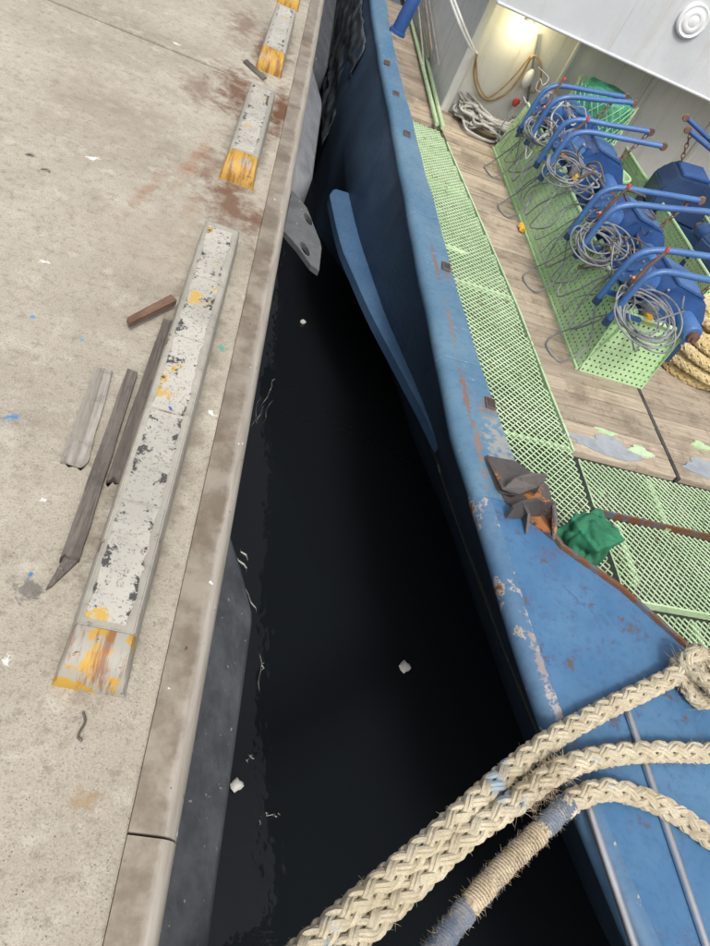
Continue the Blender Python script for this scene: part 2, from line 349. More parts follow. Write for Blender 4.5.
# ================================================================ QUAY
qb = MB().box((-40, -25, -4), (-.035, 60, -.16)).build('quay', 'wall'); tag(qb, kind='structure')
slabs = [(-40, -25, 4.08), (-40, 4.1, 12.0), (-40, 12.015, 60)]
for x0, y0, y1 in slabs:
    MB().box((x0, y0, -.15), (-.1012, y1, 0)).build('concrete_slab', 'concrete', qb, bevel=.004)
MB().box((-40, 4.0, -.15), (-.12, 4.2, -.007)).build('joint_filler', 'joint', qb)
prof = [(-.1, -.15), (-.1, .001)] + [(-.1+.02*i, .002) for i in range(1, 4)] + [(-.035+.035*sin(a), -.033+.035*cos(a)) for a in [i*pi/16 for i in range(0, 9)]] + [(0, -.16), (-.02, -.15)]
for y0 in (-6.8, -3.2, .402, 4.002, 7.602, 11.202):
    b = MB(); b.prism(prof, y0, y0+3.596); b.build('edge_strip', 'edge', qb, smooth=True)

# ---------------------------------------------------------------- water
wt = MB().box((-60, -60, WATER-6), (80, 90, WATER)).build('water', 'water'); tag(wt, kind='structure')

# ---------------------------------------------------------------- wheel stops
def wheel_stop(y0, y1, infills, end_mat, label):
    r = empty('wheel_stop', (-.243, y0, 0), label=label, cat='wheel stop', group='wheel stops along the quay edge')
    Lb = y1-y0; H = .1
    cs = [(-.075, .0), (-.066, H-.012), (-.06, H), (.058, H), (.064, H-.012), (.073, .0)]
    rings = []
    for y, k, in ((.1, 1), (Lb-.02, 1), (Lb, .93)):
        rings.append([Vector((x, y, max(0, z*k))) for x, z in cs])
    MB().loft(rings).build('steel_channel', 'stop', r, bevel=.003)
    # rounded ramp at the near end
    rg = []
    for i in range(9):
        a = i/8*pi/2; y = .098 - .098*sin(a)**1.0; k = cos(a)**.75 if i < 8 else .05
        rg.append([Vector((x*(1+.04*sin(a)), y, max(0, z*k)-.001)) for x, z in cs])
    MB().loft(rg).build('end_ramp', end_mat, r, smooth=True)
    n = infills; a = .112; seg = (Lb-.02-a-.03)/n
    for i in range(n):
        s0 = a+i*seg+.004; s1 = a+(i+1)*seg-.004; b = MB()
        poly = []
        for k in range(14): poly.append((-.048+random.uniform(-.004, .004), s0+(s1-s0)*k/13))
        poly2 = [(.04+random.uniform(-.004, .004), y) for _, y in poly]
        b.slab(poly+poly2[::-1], H-.004, H+.0035); b.build('infill_pad', 'flake', r)
    return r
wheel_stop(.66, 2.47, 5, 'yel_old', 'long wheel stop with flaking white top, old boards lying beside it')
wheel_stop(2.98, 3.86, 2, 'yel', 'short wheel stop with bright yellow end ramp, next beyond the long flaking one')
wheel_stop(4.3, 5.2, 2, 'yel', 'rust-streaked orange ended wheel stop just past the dark slab joint')
wheel_stop(5.52, 6.5, 2, 'yel', 'wheel stop beyond the rust-streaked one, only its yellow end showing')

# ---------------------------------------------------------------- old boards on the quay
def board(name, pxs, th, mat, label, ragged=0, z=0.0, grp=None):
    P = [onz(p, z+th) for p in pxs]; a, b_, c_, d = P  # far-left, far-right, near-right, near-left
    n = 14; b = MB(); top = []; bot = []
    L, Rr = [], []
    for i in range(n+1):
        t = i/n; l = a.lerp(d, t); r = b_.lerp(c_, t); w = (r-l).length
        l = l.lerp(r, random.uniform(0, .05)); r = r.lerp(l, random.uniform(0, .05))
        L.append(l); Rr.append(r)
    for k, q in enumerate((L, Rr)):
        pass
    rings = []
    m = 6
    for i in range(n+1):
        ring_t = [L[i].lerp(Rr[i], j/m) for j in range(m+1)]
        if i == n and ragged:
            dv = (d-a).normalized(); ring_t = [p + dv*random.uniform(-ragged, ragged*.3) for p in ring_t]
        for p in ring_t: p.z = z+th+random.uniform(-.0012, .0012)
        ring_b = [Vector((p.x, p.y, z+.001)) for p in ring_t[::-1]]
        rings.append(ring_t+ring_b)
    o = b.loft(rings).build(name, mat); ctr = sum(P, Vector())/4; ctr.z = z
    dirv = (d-a); ang = math.atan2(dirv.y, dirv.x)-pi/2
    mw = Matrix.Translation(ctr) @ Matrix.Rotation(ang, 4, 'Z'); o.data.transform(mw.inverted()); o.matrix_world = mw
    tag(o, label, 'board', grp); return o
board('wooden_board', [(95, 366), (113, 371), (87, 467), (59, 463)], .014, 'board_pale', 'broken pale grey board with ragged end lying on the concrete', .035)
board('wooden_plank', [(127, 368), (138, 372), (80, 558), (60, 556)], .026, 'board', 'long dark grey weathered plank with splintered end between two boards', .03)
board('wooden_plank', [(163, 318), (177, 322), (124, 484), (106, 479)], .026, 'board', 'dark grey weathered plank pressed against the long wheel stop', .02)
board('wood_splinter', [(64, 556), (80, 559), (52, 585), (46, 588)], .012, 'board', 'pointed dark wood splinter at the end of the long plank', .004)
board('wood_offcut', [(171, 294), (177, 300), (130, 323), (127, 317)], .02, 'board_red', 'short reddish brown wood offcut lying across the plank top', .004, .028)
board('wood_offcut', [(243, 61), (247, 59), (267, 77), (263, 79)], .01, 'board', 'thin dark stick lying by the yellow end past the slab joint', .002)
tw = MB(); tw.tube(spline([onz(p, .006) for p in [(83, 712), (85, 722), (80, 731), (78, 737), (82, 741)]], .004), .003, 6)
tag(tw.build('wire_scrap', 'board'), 'thin curled scrap of wire on bare concrete', 'wire')

# ---------------------------------------------------------------- rubber fenders on the quay wall
def fender(y0, y1, mat, label, zt=-.36):
    r = empty('rubber_fender', (0, y0, zt), label=label, cat='fender', group='rubber fenders on the quay wall')
    cs = [(-.03, .06), (.03, .06), (.05, .0), (.17, -.13), (.188, -.17), (.188, -.37), (.17, -.41), (.05, -.54), (.03, -.6), (-.03, -.6)]
    L = y1-y0; rings = []
    for y, k in ((0, .3), (.02, .55), (.17, .97), (.21, 1), (L-.21, 1), (L-.17, .97), (L-.02, .55), (L, .3)):
        rings.append([Vector((x if x < .04 else .04+(x-.04)*k, y, z)) for x, z in cs])
    MB().loft(rings).build('fender_body', mat, r, smooth=True, bevel=.006)
    for k in range(int(L/.5)+1):
        y = .08+k*(L-.16)/max(1, int(L/.5))
        MB().lathe([(.026, 0), (.026, .012), (.014, .012), (.014, .03)], Matrix.Translation((.03, y, -.572)) @ Matrix.Rotation(pi/2, 4, 'Y'), 8).build('bolt', 'rustchain', r)
    return r
fender(-1.6, 1.42, 'rubber', 'dark rubber fender under the quay edge opposite the thick ropes')
fender(4.2, 5.75, 'rubber_pale', 'pale grey rubber fender below the slab joint')
fender(6.2, 8.6, 'rubber', 'dark rubber fender squeezed between the quay and the boat beyond the pale one')
# torn flap with two bolt holes
poly = [onz(p, -.33) for p in [(292, 190), (300, 199), (307, 208), (314, 226), (320, 241), (321.5, 248), (319, 271), (311, 265), (298, 247), (284, 231)]]
bm = bmesh.new()
def holed(bm, outer, holes, th):
    vs = [bm.verts.new(p) for p in outer]; es = [bm.edges.new((vs[i], vs[(i+1) % len(vs)])) for i in range(len(vs))]
    for h in holes:
        hv = [bm.verts.new(p) for p in h]; es += [bm.edges.new((hv[i], hv[(i+1) % len(hv)])) for i in range(len(hv))]
    bmesh.ops.triangle_fill(bm, use_beauty=True, edges=es)
    g = bmesh.ops.extrude_face_region(bm, geom=bm.faces[:])
    for e in g['geom']:
        if isinstance(e, bmesh.types.BMVert): e.co.z -= th
    bmesh.ops.recalc_face_normals(bm, faces=bm.faces)
hl = [[onz((cx+rx*cos(a)*.5-ry*sin(a)*.35, cy+rx*cos(a)*.75+ry*sin(a)*.5), -.33) for a in [2*pi*k/12 for k in range(12)]] for cx, cy, rx, ry in ((308, 219, 8, 4.5), (305, 249, 9, 5))]
holed(bm, poly, hl, .03)
me = bpy.data.meshes.new('fender_flap'); bm.to_mesh(me); bm.free(); me.materials.append(M['rubber_mid'])
fl = bpy.data.objects.new('fender_flap', me); COL.objects.link(fl)
tag(fl, 'pale torn fender flap with two bolt holes sticking out over the water', 'fender flap')
MB().box((-.05, 3.2, -.42), (.03, 3.7, -.362)).build('flap_bracket', 'rubber', fl)

# ---------------------------------------------------------------- floating scraps, and sky glints shaped as white slivers
def scrap(px, r, label):
    p = onz(px, WATER+.012); b = MB(); rings = []
    for z, k in ((-.02, .5), (0, 1), (.012, .8), (.018, .35)):
        rings.append([p + Vector((r*k*cos(a)*(1+.3*sin(2*a+1)), r*k*sin(a)*(1.2+.3*cos(3*a)), z)) for a in [2*pi*i/10 for i in range(10)]])
    b.loft(rings); tag(b.build('floating_scrap', 'scrap', smooth=True), label, 'scrap')
scrap((405, 667), .03, 'white floating scrap alone in the middle of the black water')
scrap((303, 322), .02, 'small white scrap floating below the torn fender flap')
scrap((237, 785), .026, 'white scrap floating against the dark rubber fender')
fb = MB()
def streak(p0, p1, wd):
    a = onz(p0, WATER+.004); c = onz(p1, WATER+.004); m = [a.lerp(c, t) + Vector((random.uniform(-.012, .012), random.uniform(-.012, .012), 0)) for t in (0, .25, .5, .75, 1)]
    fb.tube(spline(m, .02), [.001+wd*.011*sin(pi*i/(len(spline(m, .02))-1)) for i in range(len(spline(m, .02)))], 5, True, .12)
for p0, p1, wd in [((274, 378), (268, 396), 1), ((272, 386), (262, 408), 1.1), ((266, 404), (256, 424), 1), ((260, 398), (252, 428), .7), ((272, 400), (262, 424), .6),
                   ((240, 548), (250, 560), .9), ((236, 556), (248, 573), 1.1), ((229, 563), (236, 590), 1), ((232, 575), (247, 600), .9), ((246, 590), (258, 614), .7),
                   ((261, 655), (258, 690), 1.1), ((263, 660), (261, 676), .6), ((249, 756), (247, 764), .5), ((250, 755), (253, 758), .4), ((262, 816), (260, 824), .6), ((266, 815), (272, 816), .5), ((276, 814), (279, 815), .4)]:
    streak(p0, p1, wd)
tag(fb.build('sky_glint_slivers', 'scrap'), 'thin white slivers drawn for sky glints on black water along the quay wall', 'sky glint', kind='stuff')  # sky reflected in the ripples, modelled as thin white slivers

# ================================================================ BOAT
boat = empty('fishing_boat', m=BM.copy(), label='blue steel fishing boat with white deckhouse moored beside the quay', cat='boat')
RO = [(1.2*a, 1.2*b) for a, b in [(9, .1), (7.5, .04), (6.37, .0), (5.3, -.015), (4.36, -.01), (3.2, -.01), (2.2, 0), (1.78, .01), (1.33, .055), (1.0, .085), (.76, .12), (.54, .165), (.29, .225), (0, .32), (-.5, .55), (-1, .9), (-1.5, 1.4), (-1.9, 2.1)]]
RI = [(1.2*a, 1.2*b) for a, b in [(9, .27), (7.5, .2), (6.57, .14), (5.43, .11), (4.78, .12), (3.75, .135), (2.41, .17), (2.06, .195), (1.82, .225), (1.5, .26)]]
HS = [(1.2*a, 1.2*b) for a, b in [(9, .1), (6, -.08), (4.4, -.1), (4.26, -.1), (3.73, -.05), (3.08, .06), (2.49, .21), (1.98, .29), (1.39, .4), (1.03, .48), (.5, .62), (0, .85), (-.5, 1.15), (-1, 1.5), (-1.5, 1.9), (-1.9, 2.2)]]
VS = [-2.28, -2, -1.7, -1.4, -1.1, -.8, -.5, -.25] + [i*.15 for i in range(0, 72)]
def smooth_tab(tab, v, h=.14): return sum(interp(tab, v+d) for d in (-h, -h/2, 0, h/2, h))/5
def inner(v): return smooth_tab(HS, v)+.13 if v < 6 else smooth_tab(HS, v)+.2
b = MB(); rings = []
for v in VS:
    ro = smooth_tab(RO, v)+.02; hs = smooth_tab(HS, v); fl_ = .6 if v < 5.0 else max(.06, .6-(v-5.0)*.45)
    wob = .006*sin(v*7)+.004*sin(v*13+1)
    rings.append([Vector((ro, v, RAIL-.03)), Vector((ro+(hs-ro)*.25+wob, v, RAIL-.17)), Vector((ro+(hs-ro)*.6-wob, v, RAIL-.38)), Vector((hs, v, -.86)), Vector((hs+fl_*.45+wob, v, -1.3)), Vector((hs+fl_, v, -1.75)), Vector((hs+fl_*1.5, v, -2.4))])
b.loft(rings, closed=False).build('hull', 'hull', boat, smooth=True)
# guard strake: a ledge standing out of the hull side
b = MB(); rings = []
vs_ = [v for v in [5.1-i*.1 for i in range(25)]]
for i, v in enumerate(vs_):
    hs = smooth_tab(HS, v); wd = .15*max(.0, min(1, (v-2.6)/1.7)); e = min(1, .75+i*.25)
    o_ = hs-wd*e+.02*(1-min(1, (v-2.6)/.5))
    rings.append([Vector((hs+.03, v, -.845)), Vector((o_+.02, v, -.85)), Vector((o_, v, -.862)), Vector((o_, v, -.925)), Vector((o_+.02, v, -.94)), Vector((hs+.03, v, -.95))])
b.loft(rings).build('guard_strake', 'strake', boat, smooth=True)
# rail cap: pipe edge outside, flat top, lip inside
b = MB(); rings = []
vr = [1.8+i*.12 for i in range(76)]
for v in vr:
    o_ = smooth_tab(RO, v, .08); i_ = smooth_tab(RI, v, .08); r = .042; dz = .004*sin(v*5)+.003*sin(v*11)
    ring = [Vector((o_+r-r*cos(a), v, RAIL-r+r*sin(a)+dz)) for a in [-pi/3+j*(pi/2+pi/3)/8 for j in range(9)]]
    ring += [Vector((o_+r+(i_-o_-r)*.5, v, RAIL+dz)), Vector((i_-.006, v, RAIL+dz)), Vector((i_, v, RAIL-.006+dz)), Vector((i_, v, RAIL-.06)), Vector((i_-.012, v, RAIL-.06)), Vector((i_-.012, v, RAIL-.02))]
    rings.append(ring+[Vector((o_+r, v, RAIL-.03))])
rail = b.loft(rings).build('rail_cap', 'rail', boat, smooth=True)
for px in [(446, 267), (490, 404), (387, 63), (396, 94), (407, 134)]:
    p = bz(px, RAIL); m = Matrix.Translation((p.x, p.y, RAIL+.003)) @ Matrix.Rotation(-.1, 4, 'Z')
    f_ = MB()
    for x0, x1, y0, y1 in ((-.024, -.019, -.034, .034), (.019, .024, -.034, .034), (-.019, .019, -.034, -.029), (-.019, .019, .029, .034)): f_.box((x0, y0, -.004), (x1, y1, .006), m)
    s_ = f_.build('rail_slot', 'lip', rail); MB().box((-.019, -.029, -.003), (.019, .029, .0025), m).build('slot_floor', 'joint', s_)
for v in (2.62, 3.9, 5.35, 6.9):
    o_ = smooth_tab(RO, v, .08); i_ = smooth_tab(RI, v, .08); MB().tube([(o_+.002, v, RAIL-.04), (o_+.014, v, RAIL-.012), (o_+.042, v+.003, RAIL+.0005), ((o_+i_)/2, v-.004, RAIL+.001), (i_-.004, v, RAIL+.0005)], .0045, 6).build('weld_bead', 'rail', rail, smooth=True)
# bulwark plate inside
b = MB(); rings = []
for v in vr:
    i_ = smooth_tab(RI, v, .08)-.03
    ib = max(i_+.02, inner(v))
    rings.append([Vector((i_-.008, v, RAIL-.03)), Vector((i_, v, RAIL-.03)), Vector((ib, v, DECK-.06)), Vector((ib-.01, v, DECK-.06))])
b.loft(rings).build('bulwark', 'rail', boat)
for v in [2.3+i*.75 for i in range(9)]:
    i_ = smooth_tab(RI, v)-.03; b = MB()
    ib = max(i_+.02, inner(v)); b.loft([[Vector((i_, v+d, RAIL-.06)), Vector((i_+.03, v+d, RAIL-.06)), Vector((ib+.12, v+d, DECK-.05)), Vector((ib+.004, v+d, DECK-.05))] for d in (0, .01)]); b.build('bulwark_stay', 'rail', boat)
# foredeck plate
edge_out = [(smooth_tab(RO, v, .06), v) for v in [1.83-.12*i for i in range(34)]]
brk = [bz(p, RAIL) for p in [(532, 508), (560, 548), (620, 590), (690, 652)]]
b = MB(); r = .045; rings = []
for (u, v) in edge_out:
    rings.append([Vector((u+r-r*cos(a), v, RAIL-r+r*sin(a)+.001)) for a in [-pi/3+j*(pi/2+pi/3)/8 for j in range(9)]] + [Vector((u+r+.02, v, RAIL+.001)), Vector((u+r+.02, v, RAIL-.03))])
b.loft(rings).build('foredeck_edge', 'worn', boat, smooth=True)
poly = [(u+r+.012, v) for u, v in edge_out] + [(5, -2.2), (5, .6), (1.5, .6)] + [(p.x, p.y) for p in brk[::-1]]
b = MB(); b.slab(poly, RAIL-.012, RAIL-.004)
fore = b.build('foredeck_plate', 'fore', boat)
lp = [Vector((p.x, p.y, RAIL)) for p in brk] + [Vector((1.5, .6, RAIL)), Vector((5, .6, RAIL))]
b = MB()
for p, q in zip(lp, lp[1:]):
    d = (q-p).normalized(); nrm = Vector((-d.y, d.x, 0))
    if nrm.y < 0: nrm = -nrm
    b.loft([[x+nrm*.001+Vector((0, 0, .014)), x+nrm*.02+Vector((0, 0, .012)), x+nrm*.022+Vector((0, 0, -.09)), x+nrm*.001+Vector((0, 0, -.09))] for x in (p-d*.004, q+d*.004)])
b.build('foredeck_lip', 'lip', fore)
MB().loft([[Vector((u, v, z)) for u, v in ((.72, 1.28), (.86, 1.19), (1.5, .54), (5, .54))] for z in (RAIL-.013, DECK-.1)], closed=False).build('break_bulkhead', 'fore', boat)
for pa, pb, rr in [((588, 806), (640, 962), .013), ((626, 706), (712, 962), .012)]:
    a, c = bz(pa, RAIL+.005), bz(pb, RAIL+.005); k = c-a; a_ = a - k*.05
    MB().tube([a_.lerp(a_+k*2.2, t/8) for t in range(9)], rr, 10).build('chafing_bar', 'steel', fore, smooth=True)
# chock with two horns on the rail
def plate(b, pts, th):                      # pts: photo pixel and height above the rail
    P = [bz((x, y), RAIL+h) for x, y, h in pts]; nr = Vector()
    for i in range(len(P)): nr += (P[i]-P[0]).cross(P[(i+1) % len(P)]-P[0])
    nr = nr.normalized()*th/2; b.loft([[p-nr for p in P], [p+nr for p in P]])
cp = [bz(q, RAIL) for q in [(486, 456), (516, 462), (548, 486), (556, 520), (553, 540), (528, 520), (503, 500)]]
chock = MB().slab([(p.x, p.y) for p in cp], RAIL-.02, RAIL+.007).build('chock', 'chock', boat, bevel=.002)
b = MB(); plate(b, [(503, 489, .045), (514, 478, .075), (530, 473, .09), (547, 474, .09), (545, 481, .085), (537, 488, .075), (518, 495, .05)], .014)
b.build('horn', 'chock', chock, bevel=.003)
b = MB(); plate(b, [(487, 455, .015), (503, 488, .05), (518, 495, .045), (512, 497, .004), (499, 492, .004), (487, 462, .004)], .014); b.build('horn_web', 'chock', chock, bevel=.002)
b = MB(); plate(b, [(530, 476, .085), (540, 486, .075), (534, 496, .004), (520, 490, .004)], .012)
b.build('horn_web', 'chock', chock, bevel=.002)
T = [(507, 515, .015), (513, 507, .06), (522, 502, .09), (538, 499, .1), (554, 502, .095)]; Bt = [(506, 517, .004), (512, 517, .004), (524, 517, .004), (540, 515, .004), (552, 522, .004)]
b = MB()
for i in range(4): plate(b, [T[i], T[i+1], Bt[i+1], Bt[i]], .014)
b.build('horn', 'chock', chock)
b = MB(); plate(b, [(554, 502, .095), (552, 520, .004), (554, 540, .004), (557, 520, .06)], .014); b.build('horn_web', 'chock', chock, bevel=.002)
b = MB(); plate(b, [(524, 503, .088), (523, 515, .004), (527, 534, .004), (529, 514, .05)], .012)
b.build('horn_web', 'chock', chock, bevel=.002)
b = MB(); b.slab([(p.x, p.y) for p in [bz(q, RAIL) for q in [(527, 518), (546, 518), (551, 534), (532, 522)]]], RAIL+.0075, RAIL+.01); b.build('rusted_throat', 'rust', chock)
# deck under everything
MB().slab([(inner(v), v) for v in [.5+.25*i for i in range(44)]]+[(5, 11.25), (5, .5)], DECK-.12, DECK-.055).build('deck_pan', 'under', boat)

# ---- gratings of expanded metal
SB = [(1.2*a, 1.2*b) for a, b in [(7.5, .72), (6.44, .82), (4.73, .97), (3.71, 1.06), (3.02, 1.09), (2.55, 1.12), (1.0, 1.13)]]
def expanded(name, u0f, u1f, v0, v1, z, lw, sw, alongv=False):
    b = MB(); t = .003; hgt = .009
    zb = z
    def zz(u, v): return zb+.007*mn.noise(Vector((u*3, v*3, 1)))+.003*mn.noise(Vector((u*9, v*9, 4)))
    if not alongv:
        for i in range(int((v1-v0)/sw)):
            v = v0+i*sw; um = u0f(v); ux = u1f(v); L = []
            for k in range(int(um/lw*2)+1, int(ux/lw*2)+1):
                u = k*lw/2; vv = v+sw*(.5 if (k+i) % 2 else -.5)*.96; z = zz(u, vv)
                L.append([Vector((u, vv-t, z)), Vector((u, vv+t, z+hgt*.55)), Vector((u, vv+t*1.3, z+hgt*.2)), Vector((u, vv-t*.6, z-hgt*.4))])
            if len(L) > 1: b.loft(L)
    else:
        um = min(u0f(v0), u0f(v1)); ux = u1f(v0)
        for i in range(int((ux-um)/sw)):
            u = um+i*sw; L = []
            for k in range(int((v1-v0)/lw*2)):
                v = v0+k*lw/2; uu = u+sw*(.5 if (k+i) % 2 else -.5)*.96
                if uu < u0f(v): continue
                z = zz(uu, v)
                L.append([Vector((uu-t, v, z)), Vector((uu+t, v, z+hgt*.55)), Vector((uu+t*1.3, v, z+hgt*.2)), Vector((uu-t*.6, v, z-hgt*.4))])
            if len(L) > 1: b.loft(L)
    o = b.build(name, 'mesh', boat); return o
VG = bz((415, 122), DECK).y
g1 = expanded('side_grating', lambda v: inner(v)+.02, lambda v: interp(SB, v)-.012, .95, VG, DECK+.008, .05, .025)
b = MB(); b.loft([[Vector((interp(SB, v)-.01, v, DECK-.03)), Vector((interp(SB, v)-.01, v, DECK+.016)), Vector((interp(SB, v)+.006, v, DECK+.016)), Vector((interp(SB, v)+.006, v, DECK-.03))] for v in [3.02+i*.2 for i in range(21)]])
b.build('grating_edge', 'mesh', g1)
for v in (3.05, 4.6, 6.1):
    MB().box((inner(v)+.03, v-.008, DECK-.03), (interp(SB, v)-.014, v+.008, DECK+.002)).build('grating_bar', 'mesh', g1)
PV = [2.99, 2.56, 1.96, 1.3]
for i in range(3):
    g = expanded('front_grating', lambda v: interp(SB, v)+.005, lambda v: 2.75, PV[i+1]+.008, PV[i]-.002, DECK+.01, .052, .022, True)
    MB().box((1.36, PV[i+1]-.006, DECK-.03), (2.75, PV[i+1]+.006, DECK+.02)).build('grating_bar', 'lip' if i == 0 else 'mesh', g)
for v, u_ in ((2.3, 1.5), (2.75, 1.9), (2.1, 2.2), (1.7, 1.8)):
    MB().box((u_-.02, v-.2, DECK-.05), (u_+.02, v+.2, DECK-.004)).build('bearer', 'mesh', boat)

# ---- deck planks, laid across the boat
dk = MB().box((1.0, 3.02, DECK-.0545), (5, 12, DECK-.045)).build('deck', 'under', boat)
v = 3.03; k = 0
while v < 11:
    wdt = random.choice((.13, .14, .15)); z = DECK+random.uniform(-.002, .002); g = .006
    s_ = 2.178+.01*random.uniform(-1, 1)
    for a0, a1, c0, c1 in ((interp(SB, v)+.02 if v < VG else inner(v)+.02, interp(SB, v+wdt)+.02 if v < VG else inner(v+wdt)+.02, 2.165, 2.165), (2.195, 2.195, 4.9, 4.9)):
        b = MB(); b.slab([(a0, v+g/2), (c0, v+g/2), (c1, v+wdt-g/2), (a1, v+wdt-g/2)], DECK-.044, z)
        b.build('plank', 'plank', dk, bevel=.002)
    v += wdt
MB().box((2.166, 3.02, DECK-.03), (2.194, 7.9, DECK+.004)).build('plank_seam', 'joint', dk)
# paint patches on the planks are loose drips of green and grey paint
def patch(px, r, mat):
    p = bz(px, DECK); b = MB(); k = random.uniform(0, 6)
    poly = [(p.x+r*1.6*cos(a)*(1+.3*sin(3*a+k)+.15*sin(7*a)), p.y+r*.6*sin(a)*(1+.3*cos(2*a+k)+.15*sin(5*a))) for a in [2*pi*i/22 for i in range(22)]]
    patch.k += 1; b.slab(poly, DECK-.004, DECK+.004+.0012*patch.k); b.build('paint_spill', mat, dk)
patch.k = 0
for px, r, mt in [((605, 432), .05, 'mesh'), ((612, 448), .13, 'spill'), ((588, 442), .09, 'spill'), ((706, 470), .12, 'spill'), ((455, 250), .06, 'mesh'), ((700, 446), .05, 'mesh'), ((640, 452), .06, 'mesh')]: patch(px, r, mt)

# ---- deckhouse
VW, VO = 1.2*6.6, 1.2*5.85; ZO = bv((600, 50), VO).z; UC = bz((440, 107), DECK).x
house = MB().box((UC, VW, DECK-.04), (5, VW+.03, ZO+.4)).build('deckhouse', 'cream', boat)
MB().box((UC, VW+.031, DECK-.04), (UC+.03, 12, ZO+.4)).build('side_wall', 'cream', house)
for u in (UC+.012, 2.15, 3.1, 4.0):
    MB().box((u-.02, VW-.03 if u > UC+.1 else VW-.06, DECK-.04), (u+.02 if u > UC+.1 else u+.07, VW-.001, ZO)).build('wall_stiffener', 'cream', house, bevel=.006)
MB().box((UC-.2, VO, ZO), (5, VO+.03, ZO+1.9)).build('upper_front', 'white', house, bevel=.004)
MB().box((UC-.2, VO+.031, ZO+.01), (5, 12, ZO+.04)).build('upper_floor', 'cream', house)
MB().box((UC-.2, VO+.031, ZO+.041), (UC-.17, 12, ZO+1.9)).build('upper_side', 'white', house)
for u in (1.0, 2.05, 3.3): MB().box((u-.004, VO-.0035, ZO+.01), (u+.004, VO-.0005, ZO+1.88)).build('weld_seam', 'white', house)
MB().tube([(UC-.19, VO-.002, ZO+.004), (4.9, VO-.002, ZO+.004)], .014, 8).build('edge_bar', 'white', house, smooth=True)
p = bv((692, 20), VO); m = Matrix.Translation((p.x, VO-.001, p.z)) @ Matrix.Rotation(pi/2, 4, 'X')
cap = MB().lathe([(.14, 0), (.14, .03), (.125, .042), (.115, .036), (.1, .036), (.09, .046), (.06, .05), (.05, .044), (.03, .05), (.001, .052)], m, 32).build('round_cover', 'cap', house, smooth=True)
# lit lamp under the overhang
p = bv((528, 24), VW-.08); lm = Matrix.Translation(p)
lamp = MB().lathe([(.05, .09), (.055, .04), (.06, .03), (.06, .02)], lm, 16).build('bulkhead_lamp', 'cap', house, smooth=True)
MB().lathe([(.05, .02), (.056, -.02), (.05, -.06), (.03, -.085), (.002, -.09)], lm, 16).build('lamp_bulb', 'glow', lamp, smooth=True)
MB().box((p.x-.015, p.y, p.z+.05), (p.x+.015, VW, p.z+.08)).build('lamp_bracket', 'cap', lamp)
ld = bpy.data.lights.new('lamp_light', 'POINT'); ld.energy = 5; ld.color = (1, .83, .45); ld.shadow_soft_size = .06
lo = bpy.data.objects.new('lamp_light', ld); COL.objects.link(lo); lo.parent = lamp; lo.location = p + Vector((0, -.11, -.06))
# conduits down the corner
for dx in (0, 3.5):
    b = MB(); b.tube(spline([bv((446+dx, -12), VW-.05), bv((460+dx, 25), VW-.05), bv((471+dx*.7, 48), VW-.05), bv((477, 54), VW-.03)], .03), .015, 8)
    b.build('conduit', 'cap', house, smooth=True)
# blue post on the rail
p = bz((397, 33), RAIL); b = MB(); b.lathe([(.075, -.005), (.075, .02), (.06, .024), (.06, .5), (.05, .52), (.002, .525)], Matrix.Translation((p.x, p.y, RAIL+.004)) @ Matrix.Rotation(.12, 4, 'Y'), 16)
b.build('rail_post', 'mach', boat, smooth=True)

# ---------------------------------------------------------------- pipes and rods stowed along the deckhouse
def stowed(pa, pb, r, mat, name, label, z, grp):
    a, c = (bz(pa, z), bz(pb, z)) if z < 50 else (bu(pa, z-100), bu(pb, z-100)); b = MB(); b.tube([a, a.lerp(c, .5)+Vector((.0, 0, .004)), c, c+(c-a)*.5], r, 8)
    tag(on_boat(b.build(name, mat, smooth=True)), label, name.replace('_', ' ').split()[-1], grp)
stowed((443, 128), (413, 0), .022, 'mesh', 'green_pipe', 'green pipe lying on the deck beside the deckhouse wall', DECK+.05, 'green pipes by the deckhouse')
stowed((437, 124), (406, 0), .022, 'mesh', 'green_pipe', 'green pipe lying on the deck beside the deckhouse wall', DECK+.05, 'green pipes by the deckhouse')
for i, (pa, pb) in enumerate([((434, 62), (420, -10)), ((429, 58), (415, -10)), ((439, 66), (427, -10)), ((432, 50), (424, -10)), ((427, 100), (417, -10))]):
    stowed(pa, pb, .011, 'rope_tan' if i % 2 else 'rope_grey', 'bamboo_rod', 'thin weathered rod in the bundle stowed along the deckhouse side', 100+UC-.03-i*.02, 'rods stowed along the deckhouse')

# ---------------------------------------------------------------- rope heaps
def loops(center, ru, rv, n, r, mat, hz, wob=.35, seed=1, turns=1.0):
    rd = random.Random(seed); pts = []
    for i in range(int(n*12*turns)):
        a = i*2*pi/12; k = i/(n*12*turns)
        q = 1-.45*rd.random()*wob*2
        pts.append(Vector((center[0]+ru*q*cos(a+.3*sin(i*.37))+rd.uniform(-.03, .03)*ru*4*wob, center[1]+rv*q*sin(a+.2*cos(i*.23))+rd.uniform(-.03, .03)*rv*4*wob, center[2]+r+hz*(k*.6+.4*rd.random()))))
    b = MB(); b.tube(spline(pts, r*1.6), r, 7); return b
hp = bz((487, 133), DECK); b = loops((hp.x+.02, hp.y+.12, DECK), .46, .42, 32, .0125, 'rope_grey', .24, .55, 4)
tag(on_boat(b.build('rope_heap', 'rope_grey', smooth=True)), 'tangled heap of thin grey rope on planks against the white wall', 'rope heap')

